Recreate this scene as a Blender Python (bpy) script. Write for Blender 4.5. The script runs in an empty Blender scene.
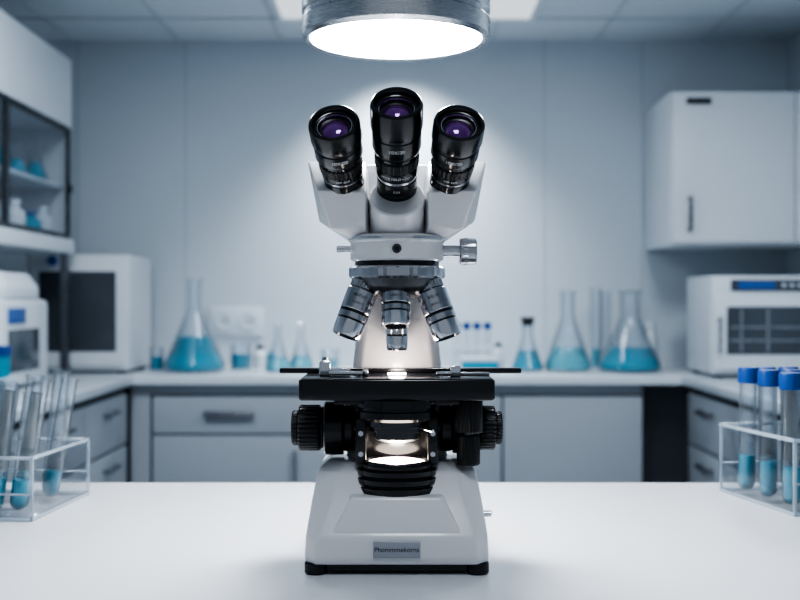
import bpy, bmesh, math
from mathutils import Vector, Matrix

scene = bpy.context.scene
COL = scene.collection
K = 1.0
scene.view_settings.look = 'AgX - High Contrast'
scene.view_settings.exposure = 0.6

# ------------------------------------------------------------------ materials
def mat(name, color, rough=0.5, metal=0.0, noise=0.0, nscale=20.0, bump=0.0, coat=0.0, stretch=None, spec=0.5):
    m = bpy.data.materials.new(name); m.use_nodes = True
    nt = m.node_tree; b = nt.nodes['Principled BSDF']
    b.inputs['Base Color'].default_value = (*color, 1)
    b.inputs['Roughness'].default_value = rough
    b.inputs['Metallic'].default_value = metal
    b.inputs['Specular IOR Level'].default_value = spec
    if coat: 
        b.inputs['Coat Weight'].default_value = coat
        b.inputs['Coat Roughness'].default_value = 0.08
    tc = nt.nodes.new('ShaderNodeTexCoord')
    mp = nt.nodes.new('ShaderNodeMapping')
    nt.links.new(tc.outputs['Object'], mp.inputs['Vector'])
    if stretch: mp.inputs['Scale'].default_value = stretch
    n = nt.nodes.new('ShaderNodeTexNoise'); n.inputs['Scale'].default_value = nscale
    n.inputs['Detail'].default_value = 4
    nt.links.new(mp.outputs['Vector'], n.inputs['Vector'])
    if noise:
        mr = nt.nodes.new('ShaderNodeMapRange')
        mr.inputs['To Min'].default_value = 1 - noise; mr.inputs['To Max'].default_value = 1 + noise
        nt.links.new(n.outputs['Fac'], mr.inputs['Value'])
        mx = nt.nodes.new('ShaderNodeVectorMath'); mx.operation = 'SCALE'
        mx.inputs[0].default_value = color
        nt.links.new(mr.outputs['Result'], mx.inputs['Scale'])
        nt.links.new(mx.outputs['Vector'], b.inputs['Base Color'])
    r = nt.nodes.new('ShaderNodeMapRange')
    r.inputs['To Min'].default_value = max(0.02, rough * 0.85); r.inputs['To Max'].default_value = min(1, rough * 1.15)
    nt.links.new(n.outputs['Fac'], r.inputs['Value']); nt.links.new(r.outputs['Result'], b.inputs['Roughness'])
    if bump:
        bp = nt.nodes.new('ShaderNodeBump'); bp.inputs['Strength'].default_value = bump; bp.inputs['Distance'].default_value = 0.001
        nt.links.new(n.outputs['Fac'], bp.inputs['Height']); nt.links.new(bp.outputs['Normal'], b.inputs['Normal'])
    return m

def emis(name, color, s):
    m = bpy.data.materials.new(name); m.use_nodes = True
    nt = m.node_tree; nt.nodes.clear()
    o = nt.nodes.new('ShaderNodeOutputMaterial'); e = nt.nodes.new('ShaderNodeEmission')
    e.inputs['Color'].default_value = (*color, 1); e.inputs['Strength'].default_value = s
    nt.links.new(e.outputs[0], o.inputs[0]); return m

def glassmat(name, tint=(0.97, 0.985, 1.0), rough=0.03, body=0.02, bodycol=(0.8, 0.9, 0.95), emax=0.8, edge=0.55):
    m = bpy.data.materials.new(name); m.use_nodes = True
    nt = m.node_tree; nt.nodes.clear()
    o = nt.nodes.new('ShaderNodeOutputMaterial')
    t = nt.nodes.new('ShaderNodeBsdfTransparent')
    d = nt.nodes.new('ShaderNodeBsdfDiffuse'); d.inputs[0].default_value = (*bodycol, 1)
    g = nt.nodes.new('ShaderNodeBsdfGlossy'); g.inputs['Roughness'].default_value = rough
    f = nt.nodes.new('ShaderNodeLayerWeight'); f.inputs['Blend'].default_value = 0.35
    # absorption rises at grazing angles (longer path through the wall of the glass)
    cr = nt.nodes.new('ShaderNodeMix'); cr.data_type = 'RGBA'
    cr.inputs[6].default_value = (*tint, 1); cr.inputs[7].default_value = (tint[0]*edge, tint[1]*edge, tint[2]*edge, 1)
    nt.links.new(f.outputs['Facing'], cr.inputs[0]); nt.links.new(cr.outputs[2], t.inputs[0])
    mr = nt.nodes.new('ShaderNodeMapRange'); mr.inputs['To Min'].default_value = 0.15; mr.inputs['To Max'].default_value = emax
    m1 = nt.nodes.new('ShaderNodeMixShader'); m1.inputs[0].default_value = body
    m2 = nt.nodes.new('ShaderNodeMixShader')
    nt.links.new(t.outputs[0], m1.inputs[1]); nt.links.new(d.outputs[0], m1.inputs[2])
    nt.links.new(f.outputs['Facing'], mr.inputs['Value'])
    pw = nt.nodes.new('ShaderNodeMath'); pw.operation = 'POWER'; pw.inputs[1].default_value = 2.0
    nt.links.new(mr.outputs['Result'], pw.inputs[0])
    nt.links.new(pw.outputs[0], m2.inputs[0])
    nt.links.new(m1.outputs[0], m2.inputs[1]); nt.links.new(g.outputs[0], m2.inputs[2])
    nt.links.new(m2.outputs[0], o.inputs[0]); return m

M_white = mat('white_enamel', (0.68, 0.67, 0.68), 0.3, 0, 0.02, 8, 0.05, coat=0.4)
M_black = mat('black_enamel', (0.007, 0.007, 0.008), 0.2, 0, 0, 10, spec=0.6)
M_rub = mat('black_rubber', (0.009, 0.009, 0.010), 0.36, 0, 0, 30, 0.1)
M_chrome = mat('chrome', (0.62, 0.63, 0.66), 0.15, 1, 0, 10)
M_ochrome = mat('satin_chrome', (0.50, 0.505, 0.53), 0.2, 1, 0.03, 40, 0.05, stretch=(1, 1, 20))
M_steel = mat('brushed_steel', (0.36, 0.365, 0.385), 0.27, 1, 0.06, 40, 0.1, stretch=(1, 1, 20))
M_lampst = mat('lamp_brushed_steel', (0.55, 0.56, 0.58), 0.27, 1.0, 0.08, 60, 0.1, stretch=(1, 1, 20))
M_dsteel = mat('dark_steel', (0.09, 0.092, 0.10), 0.28, 1, 0, 40)
M_lens = mat('coated_lens', (0.16, 0.045, 0.24), 0.05, 0.5, 0, 5, coat=1)
M_dlens = mat('dark_lens', (0.02, 0.015, 0.04), 0.05, 0.2, 0, 5, coat=1)
M_text = mat('white_ink', (0.75, 0.75, 0.75), 0.6)
M_dtext = mat('dark_ink', (0.02, 0.02, 0.03), 0.6)
M_plate = mat('name_plate_metal', (0.38, 0.39, 0.43), 0.35, 0.5)
M_warm = emis('illuminator_glow', (1.0, 0.88, 0.74), 9)
M_spec = emis('lit_specimen_emission', (1.0, 0.93, 0.86), 28)  # emission stands in for lamp light coming through the specimen
M_lampE = emis('lamp_diffuser', (0.93, 0.97, 1.0), 50)
M_glass = glassmat('clear_glass', body=.03, edge=.72)
M_pane = glassmat('window_glass', body=0.0, emax=.45, edge=.92)
M_acryl = glassmat('clear_acrylic', (0.98, 0.99, 1.0), body=0.0, emax=.5, edge=.92)
M_acr2 = glassmat('acrylic_edge', (0.85, 0.92, 0.97), body=0.38, bodycol=(.75, .83, .90))
M_teal = mat('teal_liquid', (0.02, 0.30, 0.42), 0.15, 0, 0, 5)
M_teal2 = mat('pale_teal_liquid', (0.14, 0.46, 0.54), 0.2)
M_cap = mat('blue_cap_plastic', (0.008, 0.06, 0.26), 0.4, 0, 0, 30)
M_table = mat('bench_laminate', (0.78, 0.78, 0.80), 0.25, 0, 0.01, 3, 0.02)
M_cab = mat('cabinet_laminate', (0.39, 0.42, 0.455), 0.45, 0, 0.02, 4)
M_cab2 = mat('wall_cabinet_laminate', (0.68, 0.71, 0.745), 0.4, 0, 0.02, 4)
M_gap = mat('shadow_gap', (0.08, 0.09, 0.105), 0.7)
M_ctop = mat('countertop_resin', (0.66, 0.70, 0.74), 0.25, 0, 0.02, 6)
M_wall = mat('wall_panel', (0.56, 0.61, 0.655), 0.55, 0, 0.03, 2)
M_seam = mat('wall_seam', (0.45, 0.50, 0.545), 0.6)
M_ceil = mat('ceiling_tile', (0.60, 0.65, 0.69), 0.8, 0, 0.04, 60, 0.2)
M_tbar = mat('ceiling_grid', (0.50, 0.55, 0.59), 0.6)
M_floor = mat('floor_vinyl', (0.30, 0.33, 0.37), 0.4, 0, 0.05, 3)
M_inst = mat('instrument_plastic', (0.66, 0.69, 0.72), 0.4)
M_win = mat('instrument_window', (0.07, 0.08, 0.095), 0.15)
M_disp = mat('blue_display', (0.02, 0.10, 0.34), 0.3)
M_outlet = mat('outlet_plastic', (0.62, 0.67, 0.72), 0.4)

# ------------------------------------------------------------------ helpers
def group(name, loc=(0, 0, 0), rz=0.0):
    e = bpy.data.objects.new(name, None); e.empty_display_size = 0.05
    e.location = loc; e.rotation_euler = (0, 0, rz); COL.objects.link(e); return e

def finish(name, bm, m, parent, smooth=True, ang=35, bevel=0, seg=3):
    bmesh.ops.recalc_face_normals(bm, faces=bm.faces)
    if bevel:
        es = [e for e in bm.edges if e.is_manifold and e.calc_face_angle(0) > math.radians(12)]
        bmesh.ops.bevel(bm, geom=es, offset=bevel * K, segments=seg, profile=0.5, affect='EDGES', clamp_overlap=True)
    me = bpy.data.meshes.new(name); bm.to_mesh(me); bm.free()
    if smooth:
        for p in me.polygons: p.use_smooth = True
        me.set_sharp_from_angle(angle=math.radians(ang))
    me.materials.append(m)
    o = bpy.data.objects.new(name, me); COL.objects.link(o)
    if parent: o.parent = parent
    return o

def add_box(bm, x0, x1, y0, y1, z0, z1):
    vs = [bm.verts.new((x * K, y * K, z * K)) for x, y, z in
          [(x0, y0, z0), (x1, y0, z0), (x1, y1, z0), (x0, y1, z0), (x0, y0, z1), (x1, y0, z1), (x1, y1, z1), (x0, y1, z1)]]
    for f in [(0, 3, 2, 1), (4, 5, 6, 7), (0, 1, 5, 4), (1, 2, 6, 5), (2, 3, 7, 6), (3, 0, 4, 7)]:
        bm.faces.new([vs[i] for i in f])

def box(name, x0, x1, y0, y1, z0, z1, m, parent=None, bevel=0, seg=3):
    bm = bmesh.new(); add_box(bm, x0, x1, y0, y1, z0, z1)
    return finish(name, bm, m, parent, bevel=bevel, seg=seg)

def boxes(name, lst, m, parent=None, bevel=0):
    bm = bmesh.new()
    for b in lst: add_box(bm, *b)
    return finish(name, bm, m, parent, bevel=bevel, seg=2)

def loft(name, rings, m, parent=None, bevel=0, seg=3, ang=35):
    bm = bmesh.new(); R = [[bm.verts.new(Vector(p) * K) for p in r] for r in rings]
    n = len(R[0])
    for a, b in zip(R[:-1], R[1:]):
        for i in range(n):
            bm.faces.new([a[i], a[(i + 1) % n], b[(i + 1) % n], b[i]])
    bm.faces.new(R[0][::-1]); bm.faces.new(R[-1])
    return finish(name, bm, m, parent, bevel=bevel, seg=seg, ang=ang)

def crect(hx, y0, y1, z, c, cx=0):
    return [(cx - hx + c, y0, z), (cx + hx - c, y0, z), (cx + hx, y0 + c, z), (cx + hx, y1 - c, z),
            (cx + hx - c, y1, z), (cx - hx + c, y1, z), (cx - hx, y1 - c, z), (cx - hx, y0 + c, z)]

def frame(d):
    d = Vector(d).normalized()
    ref = Vector((0, -1, 0))
    if abs(d.dot(ref)) > 0.95: ref = Vector((0, 0, 1))
    e = (ref - d * ref.dot(d)).normalized(); r = d.cross(e)
    return d, e, r

def lathe(name, prof, p0, d, m, parent=None, seg=56, ribs=0, ang=35):
    d, e, r = frame(d); p0 = Vector(p0)
    bm = bmesh.new(); rings = []
    if ribs: seg = 120
    for (rad, t) in prof:
        if rad <= 1e-6:
            rings.append([bm.verts.new((p0 + d * t) * K)])
        else:
            rg = []
            for i in range(seg):
                a = 2 * math.pi * i / seg
                rr = rad * (1 - (ribs if (i // 2) % 2 else 0))
                rg.append(bm.verts.new((p0 + d * t + e * rr * math.cos(a) + r * rr * math.sin(a)) * K))
            rings.append(rg)
    for a, b in zip(rings[:-1], rings[1:]):
        if len(a) == 1 and len(b) == 1: continue
        for i in range(seg):
            j = (i + 1) % seg
            if len(a) == 1: bm.faces.new([a[0], b[i], b[j]])
            elif len(b) == 1: bm.faces.new([a[i], a[j], b[0]])
            else: bm.faces.new([a[i], a[j], b[j], b[i]])
    return finish(name, bm, m, parent, ang=ang)

def cyl(name, r, p0, p1, m, parent=None, ch=0.0, ribs=0, seg=48):
    p0 = Vector(p0); p1 = Vector(p1); L = (p1 - p0).length
    pr = [(0, 0), (r - ch, 0), (r, ch), (r, L - ch), (r - ch, L), (0, L)] if ch else [(0, 0), (r, 0), (r, L), (0, L)]
    return lathe(name, pr, p0, p1 - p0, m, parent, seg=seg, ribs=ribs)

def text_mesh(txt, size, spacing=1.0):
    cu = bpy.data.curves.new('t', 'FONT'); cu.body = txt; cu.size = size
    cu.align_x = 'CENTER'; cu.align_y = 'CENTER'; cu.space_character = spacing
    o = bpy.data.objects.new('t', cu); COL.objects.link(o)
    dg = bpy.context.evaluated_depsgraph_get(); dg.update()
    me = bpy.data.meshes.new_from_object(o.evaluated_get(dg))
    bpy.data.objects.remove(o); return me

def curved_text(name, txt, size, p0, d, rad, t, m, parent, off=0.0, flip=False):
    me = text_mesh(txt, size); d, e, r = frame(d); p0 = Vector(p0); q = -1 if flip else 1
    bm = bmesh.new(); bm.from_mesh(me)
    bmesh.ops.subdivide_edges(bm, edges=bm.edges[:], cuts=1)
    for v in bm.verts:
        a = q * v.co.x / rad + off
        v.co = (p0 + d * (t + q * v.co.y) + e * rad * math.cos(a) + r * rad * math.sin(a)) * K
    me2 = bpy.data.meshes.new(name); bm.to_mesh(me2); bm.free(); me2.materials.append(m)
    o = bpy.data.objects.new(name, me2); COL.objects.link(o); o.parent = parent; return o

def front_text(name, txt, size, x, y, z, m, parent):
    me = text_mesh(txt, size)
    for v in me.vertices: v.co = Vector((x + v.co.x, y, z + v.co.y)) * K
    me.materials.append(m)
    o = bpy.data.objects.new(name, me); COL.objects.link(o); o.parent = parent; return o

# ------------------------------------------------------------------ camera
CAMZ = 1.162
cam_d = bpy.data.cameras.new('camera'); cam = bpy.data.objects.new('camera', cam_d); COL.objects.link(cam)
cam.location = (0, 0, CAMZ); cam.rotation_euler = (math.radians(90), 0, 0)
cam_d.lens = 50; cam_d.sensor_width = 36
cam_d.dof.use_dof = True; cam_d.dof.focus_distance = 0.865; cam_d.dof.aperture_fstop = 8
cam_d.clip_start = 0.02
scene.camera = cam

# ------------------------------------------------------------------ room
XL, XR, YB, ZC = -1.68, 1.74, 5.0, 2.33
box('floor', XL - .1, XR + .1, -1.2, YB + .1, -0.1, 0, M_floor)
g = group('wall_back')
box('wall_panel_surface', XL - .1, XR + .1, YB, YB + .1, 0, ZC, M_wall, g)
for i, x in enumerate([-0.965, 0.65, 1.09, -1.45]):
    box('seam_%d' % i, x - .003, x + .003, YB - .002, YB, 0.9, ZC, M_seam, g)
box('wall_left', XL - .1, XL, -1.2, YB, 0, ZC, M_wall)
box('wall_right', XR, XR + .1, -1.2, YB, 0, ZC, M_wall)
g = group('ceiling')
box('ceiling_tiles', XL - .1, XR + .1, -1.2, YB + .1, ZC, ZC + .1, M_ceil, g)
lst = []
for xx in [-1.47, -1.00, -0.53, -0.06, 0.41, 0.88, 1.35]:
    lst.append((xx - .008, xx + .008, -1.2, YB, ZC - .006, ZC))
for yy in [0.4, 1.0, 1.6, 2.2, 2.8, 3.4, 4.0, 4.6]:
    lst.append((XL, XR, yy - .008, yy + .008, ZC - .006, ZC))
boxes('ceiling_grid', lst, M_tbar, g)
M_panel = emis('ceiling_panel_glow', (0.85, 0.93, 1.0), 0.6)

def area(name, loc, sx, sy, p, color, parent=None, rot=(0, 0, 0)):
    l = bpy.data.lights.new(name, 'AREA'); l.shape = 'RECTANGLE'; l.size = sx; l.size_y = sy
    l.energy = p; l.color = color
    o = bpy.data.objects.new(name, l); COL.objects.link(o); o.location = loc; o.rotation_euler = rot
    if parent: o.parent = parent
    return o

def troffer(x, y, power, sx=.36, sy=.56):
    g = group('ceiling_light', (x, y, ZC))
    boxes('housing', [(-sx/2-.02, sx/2+.02, -sy/2-.02, -sy/2, -.02, 0), (-sx/2-.02, sx/2+.02, sy/2, sy/2+.02, -.02, 0),
                      (-sx/2-.02, -sx/2, -sy/2, sy/2, -.02, 0), (sx/2, sx/2+.02, -sy/2, sy/2, -.02, 0)], M_cab2, g)
    box('diffuser', -sx/2, sx/2, -sy/2, sy/2, -.012, 0, M_panel, g)
    if power: area('panel_fill_light', (0, 0, -.025), sx, sy, power, (0.84, 0.92, 1.0), g)  # only the added out-of-frame panels carry this fill light
troffer(-0.31, 4.33, 0, .34, .46)
troffer(0.36, 4.33, 0, .34, .46)
troffer(-0.80, 2.8, 15)  # out-of-frame panel added to light the background
troffer(0.90, 2.8, 15)  # its counterpart on the right, also added background light
troffer(0.05, 0.1, 5)  # unseen panel added above the camera for frontal fill

# added wall-wash spot with trim, hidden behind the pendant, makes the wall glow
g = group('wall_glow_helper', (0.0, 4.62, ZC))
lathe('trim', [(.06, 0), (.07, -.0), (.07, -.012), (.055, -.012), (.05, 0)], (0, 0, 0), (0, 0, 1), M_cab2, g)
l = bpy.data.lights.new('wall_glow_spot', 'SPOT'); l.energy = 60; l.spot_size = math.radians(100); l.spot_blend = 1.0
l.shadow_soft_size = .05; l.color = (.92, .96, 1)
o = bpy.data.objects.new('wall_glow_spot', l); COL.objects.link(o); o.location = (0, 0, -.03)
o.rotation_euler = (math.radians(18), 0, 0); o.parent = g

# ------------------------------------------------------------------ base cabinets + countertop
CZ = .865
g = group('base_cabinet')
box('countertop_rear', XL, XR, 4.33, YB, CZ - .035, CZ, M_ctop, g, .004)
box('carcass_rear', -1.0, 0.965, 4.40, YB, .1, CZ - .035, M_gap, g)
box('plinth', -1.0, 0.965, 4.45, YB, 0, .1, M_gap, g)
dr = [(-.975, -.24, .635, .782), (-.975, -.24, .30, .627), (-.975, -.24, .11, .292),
      (-.232, .06, .11, .782), (.068, .40, .11, .782), (.408, .955, .11, .782)]
for i, (a, b, c, d) in enumerate(dr):
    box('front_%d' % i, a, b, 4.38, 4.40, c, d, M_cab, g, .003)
box('corner_filler', -1.06, -.985, 4.38, 4.40, .1, .83, M_cab, g)
box('rail', -1.06, .955, 4.385, 4.40, .79, .83, M_cab, g)
boxes('handle_bars', [(-.77, -.575, 4.352, 4.362, .70, .725), (-.77, -.762, 4.362, 4.38, .70, .725), (-.583, -.575, 4.362, 4.38, .70, .725),
       (-.42, -.408, 4.352, 4.362, .45, .57), (-.42, -.408, 4.362, 4.38, .45, .462), (-.42, -.408, 4.362, 4.38, .558, .57)], M_steel, g, .001)
def side_run(s, xw, xf):
    g = group('base_cabinet')
    a, b = sorted((xw, xf)); box('countertop_side', a, b, 2.0, 4.328, CZ - .035, CZ, M_ctop, g, .004)
    xc = xf - s * .04
    a, b = sorted((xw, xc)); box('carcass', a, b, 2.02, 4.328, .1, CZ - .035, M_gap, g)
    a, b = sorted((xw, xc - s * .05)); box('plinth', a, b, 2.02, 4.328, 0, .1, M_gap, g)
    for k, (y0, y1) in enumerate([(2.03, 2.6), (2.61, 3.18), (3.19, 3.76), (3.77, 4.32)]):
        for j, (z0, z1) in enumerate([(.11, .38), (.39, .60), (.61, .80)]):
            a, b = sorted((xc, xc + s * .02))
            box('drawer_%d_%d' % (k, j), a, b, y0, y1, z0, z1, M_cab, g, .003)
            ym = (y0 + y1) / 2
            a, b = sorted((xc + s * .036, xc + s * .046)); zc = z1 - .06
            c, d = sorted((xc + s * .02, xc + s * .037))
            boxes('handle_%d_%d' % (k, j), [(a, b, ym - .08, ym + .08, zc, zc + .015), (c, d, ym - .08, ym - .07, zc, zc + .015), (c, d, ym + .07, ym + .08, zc, zc + .015)], M_steel, g)
side_run(1, XL, -1.04)
side_run(-1, XR, 1.10)

# ------------------------------------------------------------------ wall cabinets
g = group('wall_cabinet')
box('carcass', 1.10, XR, 4.52, YB, 1.385, 2.01, M_cab2, g, .004)
box('door_a', 1.105, 1.60, 4.50, 4.52, 1.395, 2.005, M_cab2, g, .003)
box('door_b', 1.605, XR - .002, 4.50, 4.52, 1.395, 2.005, M_cab2, g, .003)
boxes('handle', [(1.165, 1.178, 4.465, 4.475, 1.44, 1.58), (1.165, 1.178, 4.475, 4.5, 1.44, 1.452), (1.165, 1.178, 4.475, 4.5, 1.568, 1.58)], M_dsteel, g, .001)
box('label_holder', 1.16, 1.26, 4.494, 4.5, 1.955, 1.98, M_dsteel, g)

g = group('glass_front_cabinet'); GC = g
X0, X1, Y0, Y1 = XL, -1.30, 2.3, 4.40
box('top_carcass', X0, X1, Y0, Y1, 1.84, 2.11, M_cab2, g, .004)
box('bottom_panel', X0, X1 + .01, Y0, Y1, 1.345, 1.40, M_cab2, g, .004)
box('end_panel', X0, X1 - .012, Y1 - .02, Y1, 1.40, 1.84, M_cab2, g)
box('near_end_panel', X0, X1 - .012, Y0, Y0 + .02, 1.40, 1.84, M_cab2, g)
box('back_panel', X0, X0 + .01, Y0 + .02, Y1 - .02, 1.40, 1.84, M_cab2, g)
box('shelf', X0 + .01, X1 - .03, Y0 + .02, Y1 - .02, 1.60, 1.612, M_outlet, g)
fr = []
for a, b in [(2.32, 3.0), (3.0, 3.68), (3.68, 4.38)]:
    fr += [(X1 - .012, X1, a, a + .02, 1.40, 1.84), (X1 - .012, X1, b - .02, b, 1.40, 1.84),
           (X1 - .012, X1, a + .02, b - .02, 1.40, 1.42), (X1 - .012, X1, a + .02, b - .02, 1.82, 1.84)]
boxes('door_frames', fr, M_dsteel, g)
box('glass_panes', X1 - .008, X1 - .004, 2.34, 4.36, 1.42, 1.82, M_pane, g)
boxes('support_posts', [(X1 - .03, X1, Y1 - .05, Y1 - .02, CZ, 1.345), (X1 - .03, X1, 2.4, 2.43, CZ, 1.345)], M_steel, g)
boxes('door_knobs', [(X1, X1 + .02, 4.33, 4.345, 1.58, 1.61)], M_dsteel, g)

# ------------------------------------------------------------------ glassware
def flask(name, x, y, z, R, H, neck, fill, liq, parent=None):
    g = group(name, (x, y, z))
    if parent: g.parent = parent
    w = .004
    pr = [(0, .002), (R * .93, .002), (R, .012), (R * .985, H * .08), (neck * 1.05, H * .66), (neck, H * .70), (neck, H * .97), (neck * 1.3, H), (neck * 1.12, H),
          (neck - w, H * .965), (neck - w, H * .70), (R * .95 - w, H * .09), (R * .9, .008), (0, .008)]
    lathe('glass', pr, (0, 0, 0), (0, 0, 1), M_glass, g, 40)
    hf = H * fill; rt = R * .97 + (neck - R) * (fill - .08) / .58 - w
    lathe('liquid', [(0, .010), (R * .9, .010), (R * .945, H * .085), (rt, hf), (0, hf)], (0, 0, 0), (0, 0, 1), liq, g, 40)
    return g
def beaker(name, x, y, z, R, H, fill, liq):
    g = group(name, (x, y, z))
    lathe('glass', [(0, .001), (R * .95, .001), (R, .006), (R, H * .96), (R * 1.06, H), (R * .98, H * .97), (R - .003, .01), (0, .006)], (0, 0, 0), (0, 0, 1), M_glass, g, 40)
    lathe('liquid', [(0, .007), (R - .005, .007), (R - .005, H * fill), (0, H * fill)], (0, 0, 0), (0, 0, 1), liq, g, 40)
def bottle(name, x, y, z, R, H, body, cap, parent=None):
    g = group(name, (x, y, z))
    if parent: g.parent = parent
    lathe('bottle_body', [(0, 0), (R * .95, 0), (R, .005), (R, H * .6), (R * .45, H * .78), (R * .4, H * .85), (0, H * .85)], (0, 0, 0), (0, 0, 1), body, g, 32)
    lathe('cap', [(0, H * .85), (R * .52, H * .85), (R * .52, H), (0, H)], (0, 0, 0), (0, 0, 1), cap, g, 32)

flask('erlenmeyer_flask', -.855, 4.62, CZ, .128, .385, .030, .38, M_teal)
flask('erlenmeyer_flask', -.505, 4.60, CZ, .055, .20, .016, .30, M_teal2)
flask('erlenmeyer_flask', -.42, 4.72, CZ, .055, .20, .016, .30, M_teal2)
beaker('beaker', -.68, 4.75, CZ, .045, .11, .6, M_teal)
bottle('reagent_bottle', -.61, 4.84, CZ, .03, .10, M_inst, M_dsteel)
bottle('reagent_bottle', -.56, 4.84, CZ, .022, .09, M_teal, M_inst)
beaker('beaker', -.30, 4.76, CZ, .04, .09, .5, M_teal2)
beaker('beaker', -1.02, 4.66, CZ, .03, .10, .6, M_teal)
flask('erlenmeyer_flask', .53, 4.62, CZ, .068, .21, .024, .42, M_teal)
lathe('stopper', [(0, .19), (.022, .19), (.030, .225), (0, .225)], (0.53, 4.62, CZ), (0, 0, 1), M_rub, None, 32)
st = bpy.data.objects['stopper']; fl = bpy.data.objects['erlenmeyer_flask.003']; st.parent = fl; st.location = -fl.location
flask('erlenmeyer_flask', .70, 4.64, CZ, .10, .335, .030, .30, M_teal2)
beaker('graduated_cylinder', .845, 4.80, CZ, .024, .35, .25, M_teal2)
beaker('graduated_cylinder', .905, 4.88, CZ, .020, .34, .2, M_teal2)
flask('erlenmeyer_flask', .955, 4.62, CZ, .132, .335, .040, .30, M_teal)
bottle('reagent_bottle', 1.10, 4.86, CZ, .03, .2, M_outlet, M_outlet)
bottle('reagent_bottle', .43, 4.86, CZ, .025, .11, M_inst, M_dsteel)

def vial_rack(name, x, y, z, n, pitch, H, rows=1, rz=0):
    g = group(name, (x, y, z), rz); L = n * pitch; D = rows * pitch
    boxes('rack', [(-L/2, L/2, -D/2, D/2, 0, .006), (-L/2, L/2, -D/2, D/2, H * .45, H * .45 + .006), (-L/2, -L/2 + .004, -D/2, D/2, .006, H * .45), (L/2 - .004, L/2, -D/2, D/2, .006, H * .45)], M_outlet, g)
    for i in range(n):
        for j in range(rows):
            px = -L/2 + (i + .5) * pitch; py = -D/2 + (j + .5) * pitch; r = pitch * .32
            lathe('vial_%d_%d' % (i, j), [(0, .007), (r * .7, .008), (r, .02), (r, H * .85), (0, H * .85)], (px, py, 0), (0, 0, 1), M_glass if rows == 1 else M_teal, g, 20)
            cyl('cap_%d_%d' % (i, j), r * 1.15, (px, py, H * .85), (px, py, H), M_cap, g, seg=20)
vial_rack('vial_rack', .31, 4.80, CZ, 4, .045, .20)
vial_rack('vial_rack', -1.17, 3.05, CZ, 4, .05, .17, 2, 0.1)
g = group('reagent_box', (.33, 4.60, CZ)); box('carton', -.075, .075, -.04, .04, 0, .045, M_teal, g, .003); box('lid', -.078, .078, -.043, .043, .045, .06, M_outlet, g, .003)

# contents of glass cabinet
for i, (yy, r, h) in enumerate([(4.2, .05, .16), (4.0, .045, .13), (3.8, .05, .17), (3.6, .055, .17), (3.35, .045, .14)]):
    flask('flask_%d' % i, -1.38, yy, 1.612, r, h, .014, .45, M_teal, GC)
for i, (yy, h) in enumerate([(4.25, .12), (4.12, .09), (3.95, .12), (3.72, .14), (3.5, .1), (3.3, .13)]):
    bottle('bottle_%d' % i, -1.37, yy, 1.40, .038, h, [M_outlet, M_teal, M_inst][i % 3], [M_inst, M_cap][i % 2], GC)

# wall outlet
g = group('wall_outlet', (-.735, YB, 1.065))
box('plate', -.12, .12, -.012, 0, -.065, .065, M_outlet, g, .004)
for sx in (-.055, .055):
    lathe('socket', [(0, 0), (.036, 0), (.036, -.006), (.030, -.006), (.028, -.002), (0, -.002)], (sx, -.012, 0), (0, 1, 0), M_outlet, g, 32)
    for dx in (-.010, .010):
        box('socket_hole', sx + dx - .003, sx + dx + .003, -.0155, -.0135, -.006, .006, M_win, g)

# ------------------------------------------------------------------ instruments
def incubator(name, x0, x1, y0, y1, z0, z1, display=True):
    g = group(name, ((x0 + x1) / 2, y0, z0)); w = (x1 - x0) / 2; h = z1 - z0; d = y1 - y0
    box('body', -w, w, 0.012, d, .012, h, M_inst, g, .012)
    boxes('feet', [(-w + .02, -w + .05, .03, .06, 0, .014), (w - .05, w - .02, .03, .06, 0, .014), (-w + .02, -w + .05, d - .06, d - .03, 0, .014), (w - .05, w - .02, d - .06, d - .03, 0, .014)], M_rub, g)
    dz = .2 if display else .06
    box('door', -w + .01, w - .01, 0, .014, .03, h * (1 - dz), M_inst, g, .006)
    box('door_handle', -w + .02, -w + .032, -.03, -.02, h * .25, h * .6, M_steel, g, .002)
    boxes('handle_mounts', [(-w + .02, -w + .032, -.02, .002, h * .27, h * .29), (-w + .02, -w + .032, -.02, .002, h * .56, h * .58)], M_steel, g)
    wx0, wx1, wz0, wz1 = -w + .10 * w + .03, w - .05, .09, h * (1 - dz) - .04
    box('window', wx0, wx1, -.004, .002, wz0, wz1, M_win, g, .004)
    if display:
        box('control_panel', -w * .72, w * .35, .004, .014, h * .85, h * .96, M_win, g, .002)
        box('display', -w * .62, -w * .10, .001, .005, h * .87, h * .94, M_disp, g, .001)
        boxes('buttons', [(w * .0 + i * .03, w * .0 + i * .03 + .014, .000, .005, h * .89, h * .92) for i in range(3)], M_outlet, g)
        boxes('inner_rack', [(wx0 + .01, wx1 - .01, -.0062, -.0038, wz0 + .05, wz0 + .057), (wx0 + .01, wx1 - .01, -.0062, -.0038, wz0 + .10, wz0 + .107),
                              (wx0 + .05, wx0 + .058, -.0062, -.0038, wz0 + .01, wz1 - .01), (wx0 + .15, wx0 + .158, -.0062, -.0038, wz0 + .01, wz1 - .01)], M_steel, g)
    return g
incubator('laboratory_incubator', 1.185, 1.72, 4.22, 4.60, CZ, 1.255)
g = incubator('drying_oven', -1.50, -1.09, 4.46, 4.88, CZ, 1.345, False)
lathe('dial', [(0, -.02), (.02, -.02), (.02, 0), (0, 0)], (-.1, .012, .455), (0, 1, 0), M_disp, g, 24)
g = group('centrifuge', (-1.43, 3.75, CZ))
box('body', -.17, .17, -.24, .24, .01, .30, M_inst, g, .02)
boxes('feet', [(-.15, -.12, -.2, -.17, 0, .012), (.12, .15, -.2, -.17, 0, .012), (-.15, -.12, .17, .2, 0, .012), (.12, .15, .17, .2, 0, .012)], M_rub, g)
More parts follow.
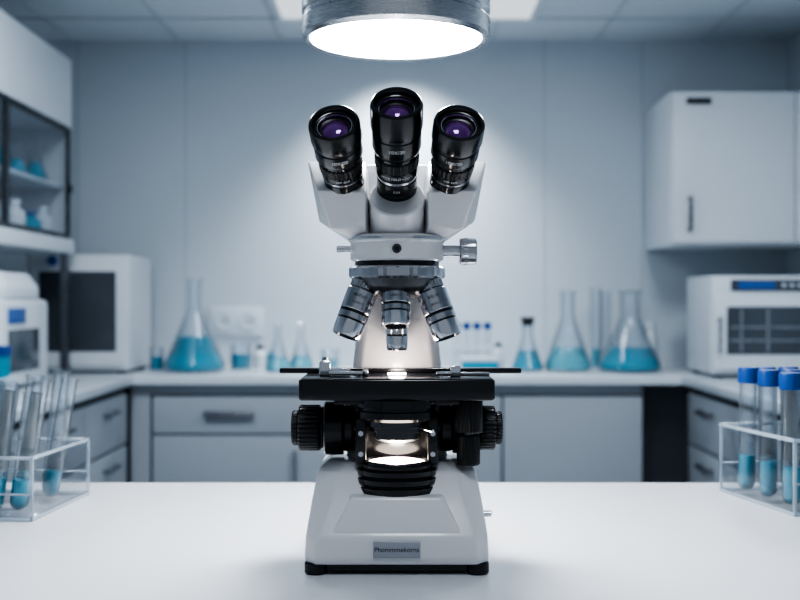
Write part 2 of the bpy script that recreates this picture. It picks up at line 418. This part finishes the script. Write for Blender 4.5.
loft('lid', [crect(.16, -.2, .2, .30, .04), crect(.16, -.2, .2, .34, .04), crect(.13, -.17, .17, .39, .04)], M_inst, g, .006)
box('side_panel', .168, .174, -.18, .12, .06, .2, M_win, g, .002)
box('display', .169, .175, -.18, -.02, .22, .27, M_disp, g, .002)

# ------------------------------------------------------------------ main bench
TZ = .95
g = group('lab_bench', (0, 0, TZ))
box('bench_top', -1.0, 1.0, .28, 1.294, -.04, 0, M_table, g, .004)
boxes('bench_frame', [(-.95, .95, .35, .39, -.10, -.04), (-.95, .95, 1.18, 1.22, -.10, -.04),
                      (-.95, -.90, .35, .40, -.95, -.10), (.90, .95, .35, .40, -.95, -.10), (-.95, -.90, 1.17, 1.22, -.95, -.10), (.90, .95, 1.17, 1.22, -.95, -.10)], M_cab, g)

# ------------------------------------------------------------------ pendant lamp
LB = CAMZ + .2594
g = group('pendant_lamp', (-.004, 1.10, LB))
lathe('drum', [(.0845, .006), (.0845, -.002), (.088, -.004), (.0925, 0), (.0930, .004), (.0930, .016), (.0915, .018), (.0915, .022), (.0930, .024), (.0930, .075), (.088, .082), (0, .086)], (0, 0, 0), (0, 0, 1), M_lampst, g, 96)
lathe('diffuser', [(0, .001), (.0845, .001), (.0845, .006), (0, .006)], (0, 0, 0), (0, 0, 1), M_lampE, g, 64)
cyl('stem', .006, (0, 0, .08), (0, 0, ZC - LB - .01), M_steel, g, seg=20)
cyl('canopy', .04, (0, 0, ZC - LB - .018), (0, 0, ZC - LB - .0), M_steel, g)

# ------------------------------------------------------------------ MICROSCOPE (units of 1/1215 m)
K = 1 / 1215.0
g = MS = group('microscope', (-.0025, .914, TZ))
# base
loft('base', [crect(86, -74, 112, 10, 10), crect(87, -76, 114, 16, 12), crect(86, -75, 112, 36, 12),
              crect(82, -52, 108, 66, 18), crect(78, -30, 104, 90, 20), crect(68, -14, 102, 98, 22)], M_white, g, 2.6, ang=22)
# raised central fairing carrying the illuminator
loft('base_fairing', [[(-64, -73, 34), (64, -73, 34), (50, 30, 34), (-50, 30, 34)],
                      [(-60, -72, 42), (60, -72, 42), (50, 30, 42), (-50, 30, 42)],
                      [(-43, -63, 72), (43, -63, 72), (50, 30, 72), (-50, 30, 72)]], M_white, g, 3, ang=22)
boxes('base_tray', [(-66, 66, -68, 100, 3, 12)], M_black, g, 1)
for sx in (-76, 76):
    for sy in (-62, 96):
        cyl('foot', 11, (sx, sy, 0), (sx, sy, 11.5), M_rub, g, ch=1.5)
box('name_plate', -22, 22, -78, -74.5, 17.5, 33, M_plate, g, .8)
front_text('name_text', 'Phommmekorns', 6.3, 0, -78.3, 25.3, M_dtext, g)
cyl('side_screw', 3, (84, -20, 48), (93, -20, 48), M_chrome, g, ch=.5, seg=20)
# arm
loft('arm', [crect(60, 8, 104, 84, 14), crect(51, 20, 102, 100, 12), crect(48, 32, 100, 150, 10), crect(46, 36, 98, 190, 10),
             crect(41, 44, 96, 240, 10), crect(38, 47, 94, 288, 10), crect(40, 30, 90, 296, 10), crect(42, 20, 88, 319, 10)], M_white, g, 2.5, ang=30)
# illuminator
yi = -22
for k, (r, z0, z1) in enumerate([(40, 71, 78), (37.5, 78, 80), (40, 80, 86), (36.5, 86, 88), (39, 88, 94), (34, 94, 99)]):
    cyl('illuminator_ring_%d' % k, r, (0, yi, z0), (0, yi, z1), M_black, g, ch=.8)
lathe('illuminator_rim', [(33, 98), (32, 101), (29, 101.5), (27, 99)], (0, yi, 0), (0, 0, 1), M_dsteel, g)
lathe('field_lens', [(28, 99.5), (20, 101), (10, 102.5), (0, 103)], (0, yi, 0), (0, 0, 1), M_warm, g)
# condenser + frame
lathe('condenser_ring', [(0, 141), (36, 141), (40, 144), (40, 150), (38, 151), (38, 153), (41, 154), (41, 162), (0, 162)], (0, yi, 0), (0, 0, 1), M_black, g)
lathe('condenser_body', [(0, 120), (18, 120), (24, 123), (24, 129), (27, 130), (27, 134), (30, 135), (30, 141), (0, 141)], (0, yi, 0), (0, 0, 1), M_dsteel, g)
lathe('condenser_lens', [(17, 119.5), (0, 119)], (0, yi, 0), (0, 0, 1), M_lens, g)
boxes('condenser_frame', [(-40, -30, yi - 10, yi + 34, 98, 142), (30, 40, yi - 10, yi + 34, 98, 142), (-40, 40, yi + 30, yi + 48, 98, 142)], M_black, g, 1.2)
for sx in (-35, 35):
    for z in (108, 128): cyl('frame_screw', 2.6, (sx, yi - 11.5, z), (sx, yi - 9, z), M_chrome, g, seg=16)
cyl('iris_lever', 1.5, (20, yi - 20, 136), (34, yi - 42, 134), M_chrome, g, seg=12)
# stage
box('stage', -93, 93, -60, 36, 162, 183, M_black, g, 3)
box('stage_lower_plate', -60, 60, -45, 40, 157, 163, M_black, g, 1)
box('stage_rail', -119, 126, 14, 31, 183.2, 188.5, M_black, g, 1)
box('stage_scale', 40, 92, -12, -4, 183, 186, M_steel, g, .5)
box('specimen_slide', -38, 40, -30, -8, 183.1, 184.8, M_glass, g)
lathe('specimen_light_spot', [(0, 185.6), (9, 185.6), (9, 185), (0, 185)], (0, -18, 0), (0, 0, 1), M_spec, g, 32)  # emissive disc imitates the lamplit spot on the slide
box('slide_holder_post', -76, -65, -26, -12, 183, 198, M_chrome, g, 1.5)
cyl('slide_holder_pin', 3, (-70.5, -19, 198), (-70.5, -19, 202), M_steel, g, seg=20)
boxes('slide_holder_arm', [(-66, -30, -34, -28, 184.5, 188.5), (-34, -28, -34, -6, 184.5, 188.5), (-66, -46, -24, -16, 184, 191)], M_chrome, g, 1)
boxes('slide_clip', [(52, 62, -34, -18, 183, 194), (38, 56, -34, -28, 184.5, 188)], M_chrome, g, 1.2)
# focus housing and knobs
zk = 127; yk = 26
cyl('focus_axle', 10, (-70, yk, zk), (70, yk, zk), M_dsteel, g)
def knob(s, parts):
    for k, (x0, x1, r, rib) in enumerate(parts):
        cyl('focus_knob_%s_%d' % ('l' if s < 0 else 'r', k), r, (s * x0, yk, zk), (s * x1, yk, zk), M_rub if rib else M_black, g, ch=1.5, ribs=rib)
knob(-1, [(44, 54, 24, 0), (54, 74, 27.5, 0), (74, 78, 22, 0), (78, 100, 23.5, .05), (100, 107, 18, .05)])
knob(1, [(44, 56, 24, 0), (56, 76, 26, 0), (78, 84, 20, 0), (84, 100, 22.5, .05), (100, 107, 17, .05)])
cyl('stage_drive_shaft', 5, (70, -22, 112), (70, -22, 162), M_steel, g)
cyl('stage_drive_knob', 14, (70, -22, 128), (70, -22, 160), M_rub, g, ch=1.5, ribs=.05)
cyl('stage_drive_knob_lower', 11.5, (70, -22, 96), (70, -22, 126), M_rub, g, ch=1.5, ribs=.05)
# nosepiece
lathe('nosepiece_collar', [(0, 296.5), (42, 296.5), (42, 291), (0, 291)], (0, 0, 0), (0, 0, 1), M_black, g)
lathe('nosepiece_ring', [(0, 291), (46, 291), (48, 289), (48, 281), (46, 279), (0, 279)], (0, 0, 0), (0, 0, 1), M_ochrome, g, ribs=.018)
lathe('nosepiece_turret', [(45, 279), (43, 273), (39, 267), (31, 262), (20, 259), (0, 258)], (0, 0, 0), (0, 0, 1), M_dsteel, g)
def objective(k, p0, p1, s=1.0, txt='10/0.25', sub='160/0.17'):
    p0 = Vector(p0); p1 = Vector(p1); d = (p1 - p0); L = d.length
    def sec(nm, m, prof, ribs=0):
        lathe('objective_%d_%s' % (k, nm), [(r * s, t * L) for r, t in prof], p0, d, m, g, 56, ribs, 25)
    sec('mount', M_chrome, [(0, 0), (11, 0), (12.5, .02), (12.5, .14), (11.8, .15), (11.8, .17)])
    sec('grip', M_ochrome, [(11.8, .165), (13.6, .17), (13.6, .27), (11.8, .275)], .045)
    sec('barrel', M_ochrome, [(11.8, .27), (14.2, .29), (14.6, .30), (14.6, .60), (14.2, .61), (13.8, .612)])
    sec('band', M_black, [(13.8, .61), (14.3, .612), (14.3, .65), (13.8, .652)])
    sec('lower_a', M_ochrome, [(13.8, .65), (14.5, .655), (14.5, .74), (13.8, .745)])
    sec('groove', M_black, [(13.6, .74), (13.6, .77)])
    sec('tip', M_chrome, [(13.6, .765), (14.4, .77), (14.2, .90), (13.7, .97), (12.8, 1.0), (10.4, 1.0)])
    sec('tip_recess', M_black, [(10.4, 1.0), (9.8, .97), (9.2, .93)])
    sec('lens', M_dlens, [(9.6, .94), (5, .955), (0, .96)])
    curved_text('objective_text_%d' % k, txt, 4.6 * s, p0, d, 14.8 * s, .40 * L, M_dtext, g, flip=True)
    curved_text('objective_text2_%d' % k, sub, 3.4 * s, p0, d, 14.8 * s, .51 * L, M_dtext, g, flip=True)
objective(0, (-1, -18, 286), (-1, -34, 232), 1.0, '10/0.25')
objective(1, (-27, -14, 284), (-50, -26, 222), 1.03, '40/0.65')
objective(2, (27, -14, 284), (50, -26, 221), 1.03, '4/0.10')
objective(3, (0, 8, 270), (0, 8, 207), .78, '100', '1.25')
# head mount
lathe('head_mount', [(0, 296), (44, 296), (46.5, 298), (46.5, 314), (48, 316), (48, 320), (45, 322), (0, 322)], (0, 0, 0), (0, 0, 1), M_white, g)
lathe('mount_ring', [(46, 316.5), (48.6, 317), (48.6, 319.5), (46, 320)], (0, 0, 0), (0, 0, 1), M_chrome, g)
cyl('mount_screw', 4.5, (0, -44, 307), (0, -48.5, 307), M_dsteel, g, ch=.8, seg=24)
cyl('mount_screw_socket', 2.2, (0, -48, 307), (0, -48.8, 307), M_black, g, seg=6)
cyl('lock_shaft', 6, (44, -5, 306), (64, -5, 306), M_chrome, g, seg=32)
cyl('lock_knob', 13, (62, -5, 306), (79, -5, 306), M_ochrome, g, ch=1.5)
cyl('lock_knob_grip', 13.6, (66, -5, 306), (70, -5, 306), M_chrome, g, ribs=.05)
cyl('lock_pin', 3.5, (-44, -5, 308), (-60, -5, 308), M_chrome, g, ch=1, seg=24)
# head
loft('head_core', [crect(30, -20, 50, 320, 8), crect(50, -10, 56, 345, 8), crect(52, 4, 56, 378, 8), crect(36, 8, 50, 394, 8)], M_white, g, 2.5)
for s, nm in ((-1, 'l'), (1, 'r')):
    loft('prism_housing_' + nm, [[(s*28, -24, 320), (s*46, -18, 318), (s*50, 42, 318), (s*18, 42, 320)],
         [(s*30, -40, 330), (s*64, -38, 326), (s*80, 30, 338), (s*20, 40, 338)],
         [(s*29, -57, 360), (s*76, -56, 362), (s*89, -4, 396), (s*31, -4, 396)]], M_white, g, 2.2, ang=22)
dc = Vector((0, -85, 78)).normalized()
cyl('center_tube', 27, (0, 6, 314), Vector((0, 6, 314)) + dc * 64, M_white, g, ch=1.5)
cyl('center_tube_collar', 22.5, Vector((0, 14, 320)) + dc * 56, Vector((0, 14, 320)) + dc * 63, M_steel, g)
def eyepiece(nm, p0, p1, rs, center=False):
    p0 = Vector(p0); p1 = Vector(p1); d = p1 - p0; L = d.length
    def sec(part, m, prof, ribs=0, seg=72):
        lathe('eyepiece_%s_%s' % (part, nm), [(r * rs, t * L) for r, t in prof], p0, d, m, g, seg, ribs, 25)
    sec('barrel', M_black, [(0, -.06), (17.5, -.06), (17.5, .02), (19, .04), (19, .10), (18.2, .11), (18.2, .125), (19, .135), (19, .22), (17.8, .24), (17.8, .27), (20, .29), (20, .36)])
    sec('grip', M_rub, [(19.5, .36), (20.8, .37), (20.8, .46), (19.5, .47)], .045)
    sec('band', M_ochrome if center else M_steel, [(18.4, .235), (19.0, .24), (19.0, .262), (18.4, .266)])
    sec('cup', M_black, [(19, .46), (19.3, .50), (21.5, .53), (22.5, .56), (22.5, .70), (21.6, .71), (21.6, .73), (23.2, .745), (23.8, .78), (23.8, .955),
          (23.2, .985), (21.8, 1.0), (20.4, 1.0), (19.2, .985), (18.2, .955), (18.0, .945), (16.8, .94), (16.4, .92), (15.2, .915), (14.6, .89), (12, .885), (11.6, .86), (0, .86)])
    sec('lens_ring', M_chrome, [(16.6, .922), (16.2, .932), (15.6, .932), (15.3, .918)])
    sec('lens', M_lens, [(12.0, .882), (9, .905), (5, .918), (0, .923)])
    curved_text('eyepiece_text_a_' + nm, '10X/20', 5.4, p0, d, 22.75 * rs, .635 * L, M_text, g)
    curved_text('eyepiece_text_b_' + nm, 'WIDE FIELD \u2022 0.015' if center else 'WF 10X', 3.8, p0, d, 20.3 * rs, .325 * L, M_text, g)
    if center: curved_text('eyepiece_text_c_' + nm, '0.01', 3.8, p0, d, 19.6 * rs, .175 * L, M_text, g)
eyepiece('c', (0, -28, 361), (0, -110, 436), 1.02, True)
for s, nm in ((-1, 'l'), (1, 'r')):
    d = Vector((s * 7, -70, 53)).normalized(); p = Vector((s * 50, -35, 366))
    cyl('side_tube_collar_' + nm, 21, p - d * 14, p + d * 2.5, M_steel, g, ch=1)
    eyepiece(nm, p, (s * 57, -105, 419), 1.0)
l = bpy.data.lights.new('illuminator_bulb', 'POINT'); l.energy = .11; l.color = (1, .88, .76); l.shadow_soft_size = .008
o = bpy.data.objects.new('illuminator_bulb', l); COL.objects.link(o); o.parent = g; o.location = Vector((0, yi, 109)) * K
l = bpy.data.lights.new('arm_fill_light', 'POINT'); l.energy = .06; l.color = (1, .85, .77); l.shadow_soft_size = .006  # added point light over the stage, warms the arm; no bulb here
o = bpy.data.objects.new('arm_fill_light', l); COL.objects.link(o); o.parent = g; o.location = Vector((0, -4, 194)) * K
K = 1.0

# ------------------------------------------------------------------ test tube racks
def tube(g, nm, x, y, z0, L, r, tilt=(0, 0), cap=False, fill=0):
    d = Vector((math.sin(tilt[0]), math.sin(tilt[1]), 1)).normalized(); p = (x, y, z0)
    pr = [(0, 0)] + [(r * math.sin(a), r - r * math.cos(a)) for a in [.3, .6, .9, 1.2, 1.5]] + [(r, L * .97), (r * 1.12, L * .975), (r * 1.12, L), (r * .9, L), (r * .88, r)]
    lathe(nm + '_glass', pr, p, d, M_glass, g, 24)
    if fill:
        q = r * .93
        lathe(nm + '_liquid', [(0, r * .10)] + [(q * math.sin(a), r - q * math.cos(a)) for a in [.3, .6, .9, 1.2, 1.5]] + [(q, L * fill), (0, L * fill)], p, d, M_teal, g, 24)
    if cap:
        lathe(nm + '_cap', [(r * 1.1, L - .012), (r * 1.18, L - .011), (r * 1.18, L + .003), (r * 1.08, L + .005), (0, L + .005)], p, d, M_cap, g, 28)
def rack(g, w, dp, h):
    t = .0025
    boxes('acrylic_panels', [(0, w, 0, dp, .001, .001 + t * 1.6), (0, w, 0, t, t * 2, h * .42), (0, w, dp - t, dp, t * 2, h * .42),
                    (0, t, 0, dp, t * 2, h * .95), (w - t, w, 0, dp, t * 2, h * .95)], M_acryl, g, .0005)
    lst = [(0, w, 0, .004, h * .95, h), (0, w, dp - .004, dp, h * .95, h), (0, .004, 0, dp, h * .95, h), (w - .004, w, 0, dp, h * .95, h), (0, w, 0, .003, 0, .004), (0, w, dp - .003, dp, 0, .004),
           (0, .003, 0, dp, 0, .004), (w - .003, w, 0, dp, 0, .004), (0, w, 0, .003, h * .40, h * .43), (0, w, dp - .003, dp, h * .40, h * .43)]
    for xx in (0, w - .003):
        for yy in (0, dp - .003): lst.append((xx, xx + .003, yy, yy + .003, .004, h * .95))
    boxes('acrylic_edges', lst, M_acr2, g, .0004)
g = group('test_tube_rack', (-.515, 1.075, TZ), math.radians(-5))
rack(g, .165, .15, .062)
k = 0
for (x, y, tx, ty, L, f) in [(.030, .03, .05, 0, .115, .3), (.060, .04, .10, .05, .118, .3), (.050, .09, .12, .1, .12, .25), (.085, .09, .12, .1, .12, .25),
                          (.092, .025, .04, 0, .112, .28), (.116, .022, .10, .02, .118, .28), (.138, .028, .13, 0, .116, .26),
                          (.100, .060, .12, 0, .124, .27), (.126, .062, .16, .03, .128, .25), (.112, .10, .10, 0, .128, .2), (.140, .10, .17, .02, .126, .22), (.128, .128, .12, -.02, .132, .15)]:
    tube(g, 'tube_%d' % k, x, y, .006, L, .0088, (tx, ty), False, f); k += 1
g = group('test_tube_rack', (.385, 1.085, TZ), math.radians(12))
rack(g, .165, .15, .076)
k = 0
for ix in range(6):
    for iy in range(3):
        tube(g, 'tube_%d' % k, .016 + ix * .026, .03 + iy * .045, .006, .128, .0092, (0.01 * ((k * 7) % 5 - 2), 0), True, .30); k += 1

# ------------------------------------------------------------------ world
w = bpy.data.worlds.new('world'); scene.world = w; w.use_nodes = True
bg = w.node_tree.nodes['Background']; bg.inputs[0].default_value = (.70, .79, .9, 1); bg.inputs[1].default_value = .27
